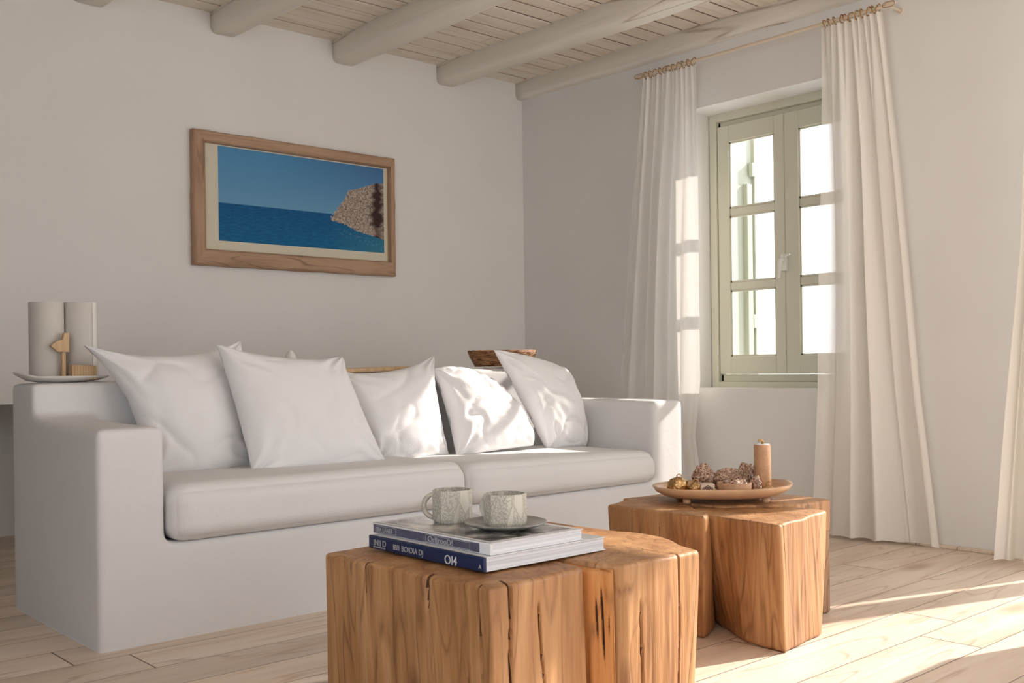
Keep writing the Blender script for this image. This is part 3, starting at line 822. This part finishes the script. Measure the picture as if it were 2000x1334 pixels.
for i in range(NX+1):
    for j in range(NZ+1):
        u, v = i/NX, j/NZ
        p = bm.verts.new((lerp(px0, px1, u), -.0128, lerp(pz0, pz1, v)))
        n1 = noise.noise(V((u*20, v*20, 0))); n2 = noise.noise(V((u*70, v*45, 3))); n3 = noise.noise(V((u*160, v*90, 9)))
        hz = .405
        if v > hz:
            t = (v-hz)/(1-hz)
            base = V((.15, .34, .54)).lerp(V((.085, .27, .50)), t**.8)
            base = base.lerp(V((.065, .15, .33)), max(0, min(1, (u-.25)*1.0*t)))
            col = base*(1+.02*n2)
        else:
            t = v/hz
            base = V((.012, .135, .30)).lerp(V((.010, .10, .26)), t)
            wv = noise.noise(V((u*30, v*190, 5)))
            col = base*(1+.35*wv+.22*n3)
            foam = max(0, 1-abs(v-(.19-(u-.75)*.5))/.06)*(u > .7)*max(0, n2)*.3
            col = col.lerp(V((.08, .30, .34)), max(0, min(1, (u-.6)*1.6))*(1-t)*.7)+V((1, 1, 1))*foam*.4
        if u > cliff_left(v)+.012*n2+.006*n3:
            sh = .5+.5*n1
            col = V((.56, .48, .41)).lerp(V((.32, .25, .20)), max(0, min(1, .45+1.3*n2)))
            col = col.lerp(V((.06, .035, .03)), max(0, min(1, (n3+.05)*1.8)))
            col = col.lerp(V((.050, .028, .026)), max(0, min(1, 1.6-abs(u-.955-.03*n1)*28-abs(v-.45)*1.0)))
            if v < .3 and u > cliff_left(v)+.04: col = col.lerp(V((.45, .36, .29)), .25)
        p[cl] = (max(0, col.x), max(0, col.y), max(0, col.z), 1)
        vv[i, j] = p
for i in range(NX):
    for j in range(NZ): bm.faces.new((vv[i, j], vv[i+1, j], vv[i+1, j+1], vv[i, j+1]))
obj('photograph_print', bm, M['print'], pic)

# ================================================================== LOG TABLES
def log_block(name, parent, top, bot, z0, z1, mt, cracks=(), seed=0, rnd=.011, corner=.013, rough=.006, N_=640, label=None, foot=.012):
    """top/bot: matching footprints (x,y). cracks: (edge index, t along it, width, depth, z low, z high, wiggle)"""
    def resample(poly):
        per = [(V(poly[i]), V(poly[(i+1) % len(poly)])) for i in range(len(poly))]
        return per
    lens = [(V(top[i])-V(top[(i+1) % len(top)])).length for i in range(len(top))]; tot = sum(lens)
    samples = []
    for e, l in enumerate(lens):
        n = max(4, int(N_*l/tot))
        for k in range(n): samples.append((e, k/n))
    S = len(samples)
    def ringpts(poly):
        pts = [V(poly[e]).lerp(V(poly[(e+1) % len(poly)]), t) for e, t in samples]
        step = tot/S; it = int((corner/step)**2*1.0)+1
        for _ in range(min(it, 60)):
            pts = [(pts[i-1]+pts[i]*2+pts[(i+1) % S])/4 for i in range(S)]
        return pts
    T, B = ringpts(top), ringpts(bot)
    cumul = []; acc = 0
    for e, t in samples: cumul.append(sum(lens[:e])+lens[e]*t)
    bm = bmesh.new(); rings_ = []; deep = {}
    nz = 64
    levels = [(i/nz, 0.0) for i in range(nz+1)]
    H = z1-z0
    hs = [(foot*.0, foot), ] if foot else []
    levels = []
    for k in range(5):        # lower rounding
        a = k/4*PI/2; levels.append((z0+foot*(1-math.sin(a)), foot*(1-math.cos(a)) if False else foot*(1-math.sin(a)) ))
    levels = [(z0+foot*(1-math.cos(k/4*PI/2)), foot*(1-math.sin(k/4*PI/2))) for k in range(5)]
    zz0, zz1 = z0+foot, z1-rnd
    levels += [(lerp(zz0, zz1, i/nz), 0) for i in range(1, nz)]
    levels += [(z1-rnd*(1-math.sin(k/6*PI/2)), rnd*(1-math.cos(k/6*PI/2))) for k in range(7)]
    def crack_at(s, z):
        d = 0
        for (e, t, w_, dep, zl, zh, wig) in cracks:
            s0 = sum(lens[:e])+lens[e]*t+wig*math.sin(z*7+e*3+t*9)+wig*.15*math.sin(z*33+t*20)
            ds = abs(s-s0); ds = min(ds, tot-ds)
            fz = min(1, max(0, (z-zl)/.05))*min(1, max(0, (zh-z)/.05)) if zh < z1-.001 else min(1, max(0, (z-zl)/.10))
            ww = w_*(.35+.65*fz)
            if ds < ww: d = max(d, dep*fz*min(1, 1.6*(1-ds/ww)))
        return d
    for z, inset in levels:
        t = (z-z0)/H; base = [B[i].lerp(T[i], t) for i in range(S)]
        ring = []
        for i in range(S):
            p = base[i]; tan = (base[(i+2) % S]-base[i-2]); nr = V((tan.y, -tan.x)).normalized()
            # outward = away from centroid
            ring.append((p, nr))
        c = V((sum(p.x for p, n in ring)/S, sum(p.y for p, n in ring)/S))
        sgn = 1 if sum((p-c).dot(n) for p, n in ring) > 0 else -1
        vr = []
        for i, (p, nr) in enumerate(ring):
            s = cumul[i]
            g = noise.noise(V((p.x*9, p.y*9, z*2+seed)))*rough*1.6+noise.noise(V((p.x*70, p.y*70, z*5+seed)))*rough*.35
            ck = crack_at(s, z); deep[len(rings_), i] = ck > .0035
            d = g-inset-ck
            q = p+nr*sgn*d
            vr.append(bm.verts.new((q.x, q.y, z+(.003*noise.noise(V((p.x*8, p.y*8, seed))) if t > .9 else 0))))
        rings_.append(vr)
    # the top: rings shrinking to the centre
    last = rings_[-1]; cx = sum(v.co.x for v in last)/S; cy = sum(v.co.y for v in last)/S
    for f in (.97, .93, .87, .78, .66, .52, .36, .18):
        vr = []
        for i, v in enumerate(last):
            x, y = cx+(v.co.x-cx)*f, cy+(v.co.y-cy)*f
            if f < .95:     # cracks close up towards the middle
                sm = V((0, 0)); cnt = 0
            k = 0
            vr.append(bm.verts.new((x, y, z1+.003*noise.noise(V((x*8, y*8, seed)))+.0015*noise.noise(V((x*30, y*30, seed))))))
        rings_.append(vr)
    for k, (a, b) in enumerate(zip(rings_, rings_[1:])):
        for i in range(S):
            j = (i+1) % S; f = bm.faces.new((a[i], a[j], b[j], b[i]))
            if deep.get((k, i)) and deep.get((k, j)): f.material_index = 1  # shade painted onto the faces inside the shallow splits
    bm.faces.new(rings_[0]); bm.faces.new(rings_[-1])
    return obj(name, bm, [mt, M['crack_shade']], parent, True, angle=60, label=label)

ZT = .378
ta = thing('log_table', 'low oak log table in the foreground carrying the books and mugs', 'table', (-2.83, -3.05, 0), 'log coffee tables')
log_block('log_block', ta, [(-3.175, -2.70), (-3.145, -3.305), (-2.845, -3.290), (-2.80, -3.10), (-2.80, -2.66)],
          [(-3.165, -2.70), (-3.125, -3.300), (-2.825, -3.285), (-2.80, -3.10), (-2.80, -2.66)], 0, ZT, M['log'],
          [(0, .30, .004, .012, .22, .5, .002), (0, .44, .003, .010, .25, .5, .002), (0, .67, .012, .022, .29, .5, .004), (0, .935, .005, .016, .05, .5, .002), (1, .19, .006, .02, .0, .5, .006), (1, .50, .004, .014, -.1, .34, .007), (0, .86, .004, .012, -.1, .21, .005)], 1)
log_block('log_block', ta, [(-2.812, -3.10), (-2.812, -3.262), (-2.775, -3.350), (-2.500, -3.348), (-2.405, -3.150), (-2.43, -2.72), (-2.79, -2.64)],
          [(-2.812, -3.10), (-2.790, -3.25), (-2.765, -3.345), (-2.500, -3.335), (-2.43, -3.150), (-2.45, -2.72), (-2.79, -2.64)], 0, ZT+.003, M['log'],
          [(2, .20, .004, .016, -.1, .30, .005), (2, .70, .0045, .02, -.1, .5, .006)], 5)
# the raw orange heartwood face inside the cleft
log_block('heartwood_face', ta, [(-2.835, -3.14), (-2.828, -3.262), (-2.792, -3.335), (-2.76, -3.26), (-2.77, -3.14)],
          [(-2.835, -3.14), (-2.808, -3.262), (-2.782, -3.330), (-2.76, -3.26), (-2.77, -3.14)], 0, ZT-.008, M['log2'],
          [(1, .35, .004, .008, .18, .32, .003), (1, .6, .004, .010, .14, .34, .004), (1, .8, .003, .008, .2, .28, .003)], 8, corner=.008, label='dark orange split heartwood face')

tb = thing('log_table', 'low cleft oak log table beside the sofa arm, carrying the tan tray', 'table', (-1.75, -2.95, 0), 'log coffee tables')
log_block('log_block', tb, [(-2.055, -2.62), (-2.045, -3.015), (-1.985, -2.985), (-1.86, -2.80), (-1.80, -2.55)],
          [(-2.035, -2.62), (-2.010, -2.985), (-1.88, -2.93), (-1.83, -2.80), (-1.80, -2.55)], 0, ZT+.004, M['log'],
          [(0, .55, .004, .014, .25, .35, .002)], 11)
log_block('log_block', tb, [(-1.960, -2.86), (-1.975, -3.035), (-1.990, -3.240), (-1.640, -3.180), (-1.60, -2.98), (-1.66, -2.80)],
          [(-1.83, -2.90), (-1.955, -3.09), (-1.975, -3.245), (-1.725, -3.205), (-1.67, -2.98), (-1.70, -2.80)], 0, ZT-.004, M['log'],
          [(2, .06, .003, .010, .2, .5, .003), (3, .75, .004, .014, -.1, .22, .004), (1, .45, .004, .008, .3, .5, .003)], 14, corner=.010, rnd=.008, rough=.007)
log_block('bark_block', tb, [(-1.90, -2.56), (-1.80, -2.90), (-1.62, -3.060), (-1.455, -3.075), (-1.42, -2.86), (-1.50, -2.56)],
          [(-1.90, -2.60), (-1.70, -2.90), (-1.60, -3.05), (-1.44, -3.075), (-1.42, -2.86), (-1.52, -2.60)], 0, ZT+.0, M['bark'],
          [(3, .4, .006, .015, -.1, .3, .006)], 17, rough=.010, rnd=.010, label='rough bark-brown back piece')
# pale sawn top of the back piece
log_block('sawn_top', tb, [(-1.91, -2.555), (-1.81, -2.91), (-1.62, -3.065), (-1.450, -3.080), (-1.415, -2.86), (-1.495, -2.555)],
          [(-1.90, -2.56), (-1.80, -2.905), (-1.62, -3.062), (-1.452, -3.078), (-1.418, -2.86), (-1.50, -2.56)], ZT-.10, ZT+.004, M['log'], [], 19, rough=.006, rnd=.008, foot=.004)

# ================================================================== BOOKS
def book(label, x0, x1, y0, y1, z0, z1, cov, spine_mt, seed):
    t = thing('hardcover_book', label, 'book', ((x0+x1)/2, (y0+y1)/2, z0), 'coffee table books in a stack')
    c = .0025
    bm = bmesh.new(); box(bm, x0+.004, x1-.004, y0+.003, y1-.003, z0+c, z1-c); obj('pages', bm, M['pages'], t)
    bm = bmesh.new(); box(bm, x0, x1, y0, y1, z0, z0+c, .0008, 1); obj('back_cover', bm, cov, t)
    bm = bmesh.new(); box(bm, x0, x1, y0, y1, z1-c, z1, .0008, 1); fc = obj('front_cover', bm, cov, t)
    bm = bmesh.new(); vs = box(bm, x0-.004, x0+.004, y0, y1, z0, z1, .003, 3, keep=lambda m_: m_.x < -.9)
    sp = obj('spine', bm, spine_mt, t, True, angle=40)
    return t, fc, sp
def spine_text(parent, body, y, z, size, x, mt, ysc=1.0):
    b = text_bm(body, size)
    for v in b.verts: v.co = V((x-v.co.z, y-v.co.x*ysc, z+v.co.y))
    obj('lettering', b, mt, parent)
bt1, fc1, sp1 = book('thick navy book at the bottom of the stack on the log table', -3.062, -2.672, -3.195, -2.742, ZT+.006, ZT+.0385, M['coverw'], M['navy'], 1)
SXX = -3.0668
spine_text(sp1, 'INIJ D', -2.765, ZT+.0165, .0215, SXX, M['ink'], 1.0)
spine_text(sp1, 'IBI1 BO/OIA DJ', -2.850, ZT+.0150, .0190, SXX, M['ink'], 1.0)
spine_text(sp1, 'BIU/AOIFUI JIA OIL', -2.765, ZT+.0105, .0055, SXX, M['ink'], 1.15)
spine_text(sp1, 'OI4', -3.055, ZT+.0085, .030, SXX, M['coverw'], 1.0)
spine_text(sp1, 'A', -3.178, ZT+.0125, .014, SXX, M['ink'])
bt2, fc2, sp2 = book('thinner white and slate-blue book on top of the navy book, under the mugs', -3.036, -2.742, -3.188, -2.722, ZT+.039, ZT+.066, M['coverw'], M['coverw'], 2)
SX2 = -3.0408
bm = bmesh.new(); box(bm, SX2-.0004, SX2+.001, -3.150, -2.730, ZT+.0420, ZT+.0625); obj('spine_band', bm, M['slate'], sp2)
def outline(y0, y1, z0, z1):
    bm = bmesh.new(); w_ = .0009
    for (a, b, c_, d) in ((y0, y1, z0, z0+w_), (y0, y1, z1-w_, z1), (y0, y0+w_, z0, z1), (y1-w_, y1, z0, z1)): box(bm, SX2-.0008, SX2, a, b, c_, d)
    return bm
obj('spine_box', outline(-2.828, -2.738, ZT+.044, ZT+.0605), M['ink'], sp2)
obj('spine_box', outline(-3.118, -2.950, ZT+.0435, ZT+.061), M['ink'], sp2)
spine_text(sp2, 'BIA U/A83', -2.742, ZT+.0465, .0155, SX2-.0006, M['ink'], 1.0)
spine_text(sp2, 'Orl|rooD!', -2.958, ZT+.0455, .0185, SX2-.0006, M['ink'], 1.25)
bm = bmesh.new(); box(bm, -3.020, -2.762, -3.165, -2.745, ZT+.0660, ZT+.0664); obj('cover_photo', bm, M['photo'], fc2)

# ================================================================== MUGS
ZB = ZT+.0666
sau = (-2.868, -3.045)
bm = bmesh.new(); lathe(bm, [(0, 0), (.060, 0), (.066, .003), (.092, .010), (.101, .014), (.102, .017), (.098, .018), (.088, .014), (.060, .009), (0, .008)], (sau[0], sau[1], ZB), 56)
tag(obj('saucer', bm, M['stonegrey'], None, True, origin=(sau[0], sau[1], ZB)), 'dark grey stoneware saucer under the right mug on the books', 'saucer')
def mug(label, cx, cy, z, r, h, sides, rot, hdir):
    t = thing('stoneware_mug', label, 'mug', (cx, cy, z), 'engraved stoneware mugs')
    bm = bmesh.new()
    def ringp(rr, zz, facet):
        out = []
        for i in range(64):
            a = 2*PI*i/64+rot
            k = 1.0
            if facet:
                s = PI/sides; k = math.cos(s)/math.cos(((a-rot) % (2*s))-s); k = lerp(1, k, .9)*1.02
            out.append(bm.verts.new((cx+rr*k*math.cos(a), cy+rr*k*math.sin(a), z+zz)))
        return out
    prof = [(r*.93, 0, 1), (r*.97, .003, 1), (r, .010, 1), (r, h-.004, 1), (r-.0012, h, 1), (r-.0035, h, 1), (r-.0045, h-.004, 0), (r*.88, .012, 0), (r*.5, .008, 0)]
    rs = [ringp(a, b, c_) for a, b, c_ in prof]
    for a, b in zip(rs, rs[1:]):
        for i in range(64): bm.faces.new((a[i], a[(i+1) % 64], b[(i+1) % 64], b[i]))
    bm.faces.new(rs[0]); bm.faces.new(rs[-1])
    obj('mug_body', bm, M['engraved'], t, True, angle=25)
    bm = bmesh.new(); pts = []; d = V((math.cos(hdir), math.sin(hdir), 0))
    for k in range(17):
        a = lerp(1.35, -1.35, k/16)
        p = V((cx, cy, z+h*.50))+d*(r*.93+math.cos(a)*.030-.004)+V((0, 0, math.sin(a)*h*.37))
        pts.append(p)
    tube(bm, pts, [.0055+.0015*math.sin(k/16*PI) for k in range(17)], 12)
    side = V((-d.y, d.x, 0))
    for v in bm.verts:
        k = (v.co-V((cx, cy, z))).dot(side); v.co += side*k*.7
    obj('handle', bm, M['engraved'], t, True)
mug('left engraved stoneware mug standing directly on the upper book, handle to the left', -2.888, -2.862, ZB, .051, .082, 8, .3, math.atan2(.60, -.80))
mug('right faceted stoneware mug standing on the grey saucer', -2.868, -3.045, ZB+.0085, .052, .077, 8, .15, math.atan2(.80, -.10))

# ================================================================== TRAY AND ITS THINGS
TZ = ZT+.0075
tc_ = V((-1.715, -2.835, TZ))
tr = thing('serving_tray', 'long tan oval tray with raised rim on the cleft log table', 'tray', tc_)
bm = bmesh.new()
ax = V((.745, -.667, 0)); ay = V((.667, .745, 0))
prof = [(0, .012), (.62, .012), (.82, .016), (.95, .030), (1.0, .046), (.985, .050), (.93, .038), (.80, .024), (.6, .021), (0, .021)]
rr = []
for s, z in prof:
    ring = []
    for i in range(80):
        a = 2*PI*i/80; c_, s_ = math.cos(a), math.sin(a)
        e = (abs(c_)**2.4+abs(s_)**2.4)**(-1/2.4)
        lift = .010*max(0, c_*s)**2*(s > .8)
        ring.append(bm.verts.new(tc_+ax*(c_*e*s*.232)+ay*(s_*e*s*.150)+V((0, 0, z+lift))) if s > 0 else None)
    rr.append(ring if s > 0 else [bm.verts.new(tc_+V((0, 0, z)))])
for a, b in zip(rr, rr[1:]):
    for i in range(80):
        j = (i+1) % 80
        if len(a) == 1: bm.faces.new((a[0], b[i], b[j]))
        elif len(b) == 1: bm.faces.new((a[i], a[j], b[0]))
        else: bm.faces.new((a[i], a[j], b[j], b[i]))
obj('tray_body', bm, M['tan'], tr, True)
for (a, b) in ((-.13, -.065), (.13, -.065), (-.13, .065), (.13, .065)):
    p = tc_+ax*a+ay*b; bm = bmesh.new(); lathe(bm, [(0, -.003), (.012, -.003), (.013, .004), (.011, .0135), (0, .0135)], p, 20); obj('foot', bm, M['tan'], tr, True)
TT = TZ+.0213
def on_tray(a, b): return tc_+ax*a+ay*b+V((0, 0, .0213))
# candle
p = on_tray(.136, .0)
cnd = thing('pillar_candle', 'tall tan pillar candle standing at the right end of the tray', 'candle', p)
bm = bmesh.new(); lathe(bm, [(0, 0), (.0265, 0), (.028, .002), (.028, .158), (.0265, .161), (0, .160)], p, 40); obj('wax', bm, M['tanmatte'], cnd, True, angle=50)
bm = bmesh.new(); lathe(bm, [(0, .160), (.024, .160), (.025, .163), (.018, .164), (0, .163)], p, 32); obj('wax_rim', bm, M['wick'], cnd, True, label='white melted wax top')
bm = bmesh.new(); tube(bm, [p+V((0, 0, .162)), p+V((.001, 0, .170))+ax*.002, p+V((0, 0, .177))-ax*.003, p+V((0, 0, .176))-ax*.010, p+V((0, 0, .170))-ax*.014], [.004, .005, .0045, .003, .002], 10); obj('wick', bm, M['gold'], cnd, True, label='curled brass wick')
# brass fruits
def fruit(label, a, b, r, seed, el=1.0):
    p = on_tray(a, b); t = thing('brass_ornament', label, 'ornament', p, 'brass ornaments on the tray')
    bm = bmesh.new(); lump(bm, (0, 0, 0), (r*el, r, r), .16, 2.4, 4, seed)
    for v in bm.verts:
        an = math.atan2(v.co.y, v.co.x); k = 1-.06*abs(math.sin(an*4)); v.co.x *= k; v.co.y *= k
    mz = min(v.co.z for v in bm.verts); rot = Matrix.Rotation(math.atan2(ax.y, ax.x), 3, 'Z')
    for v in bm.verts: v.co = p+rot@V((v.co.x, v.co.y, v.co.z-mz))
    obj('ornament_body', bm, M['gold'], t, True)
    top = p+V((0, 0, r*1.85)); bm = bmesh.new()
    tube(bm, [top+ax*(.009*math.cos(k*2*PI/14)+.004)+V((0, 0, .006+.009*math.sin(k*2*PI/14))) for k in range(14)], .0018, 6, closed=True)
    obj('ornament_loop', bm, M['gold'], t, True)
fruit('larger brass nut ornament at the left end of the tray', -.152, -.030, .0290, 1, 1.25)
fruit('smaller brass nut ornament, right of the larger one on the tray', -.103, -.062, .0215, 2)
# carved block with rosette
p = on_tray(-.062, -.052)
bm = bmesh.new(); box(bm, p.x-.024, p.x+.024, p.y-.024, p.y+.024, p.z, p.z+.040, .005, 3, rot=math.radians(-41.8))
cb = thing('carved_block', 'small pale block with a carved dark rosette, left of the tan bowl', 'block', p)
obj('block_body', bm, mat('pale_carved_wood', (.60, .46, .35), .5), cb, True, angle=50)
bm = bmesh.new()
fc_ = p-ay*.0245+V((0, 0, .020))
for rr_ in (.004, .0085, .013):
    tube(bm, [fc_+ax*(rr_*1.15*math.cos(k*2*PI/24)*(1+.15*math.sin(k*2*PI/24*5)))+V((0, 0, rr_*math.sin(k*2*PI/24)*(1+.15*math.sin(k*2*PI/24*5)))) for k in range(24)], .0015, 6, closed=True)
obj('rosette', bm, mat('dark_rosette_paint', (.07, .025, .02), .5), cb, True)
# tan bowl and mineral cluster
p = on_tray(.028, -.058)
bm = bmesh.new(); lathe(bm, [(0, 0), (.040, 0), (.050, .005), (.055, .018), (.056, .042), (.053, .043), (.050, .030), (.042, .014), (0, .012)], p, 44)
tag(obj('small_bowl', bm, M['tanmatte'], None, True, origin=p), 'small tan bowl at the front of the tray, in front of the mineral pieces', 'bowl')
def chunk(name, label, a, b, r, seed, amp=.35, cat='stone', base=0.0):
    p = on_tray(a, b); bm = bmesh.new(); lump(bm, (0, 0, 0), r, amp, 2.6, 5, seed)
    for v in bm.verts: v.co += v.co.normalized()*.0012*noise.noise(v.co*160+V((seed, 0, 0)))
    mz = min(v.co.z for v in bm.verts); rot = Matrix.Rotation(math.atan2(ax.y, ax.x), 3, 'Z')
    for v in bm.verts: v.co = p+rot@V((v.co.x, v.co.y, max(v.co.z-mz, .0)))+V((0, 0, base))
    tag(obj(name, bm, M['crystal'], None, True, origin=p), label, cat, 'carved mineral pieces on the tray')
chunk('mineral_chunk', 'brown and white mineral chunk standing behind the carved rosette block', -.058, .030, (.034, .028, .043), 3)
chunk('mineral_chunk', 'long brown mineral chunk lying behind the tan bowl', .030, .042, (.060, .036, .036), 4)
chunk('mineral_chunk', 'tall arched mineral chunk between the long one and the candle', .098, .055, (.038, .030, .042), 5)
chunk('mineral_chunk', 'mineral pebble filling heaped in the tan bowl', .028, -.058, (.040, .036, .020), 6, .3, 'stone', .0125)
chunk('mineral_chunk', 'small glittering brown chunk right of the tan bowl', .105, -.035, (.019, .018, .026), 7)
fruit('folded brass nugget at the foot of the candle', .140, -.055, .0150, 9, 1.5)

# ================================================================== ADDED BLOCK out of view at the right, put in to shadow the sunlit boards
bm = bmesh.new(); box(bm, -1.40, -.98, -4.25, -3.81, 0, .47, .045, 6)
tag(obj('shadow_block', bm, M['cushion'], None, True, origin=(-1.19, -4.03, 0), angle=60), 'unseen white block added to cast a shadow on the sunlit boards', 'shadow_block')
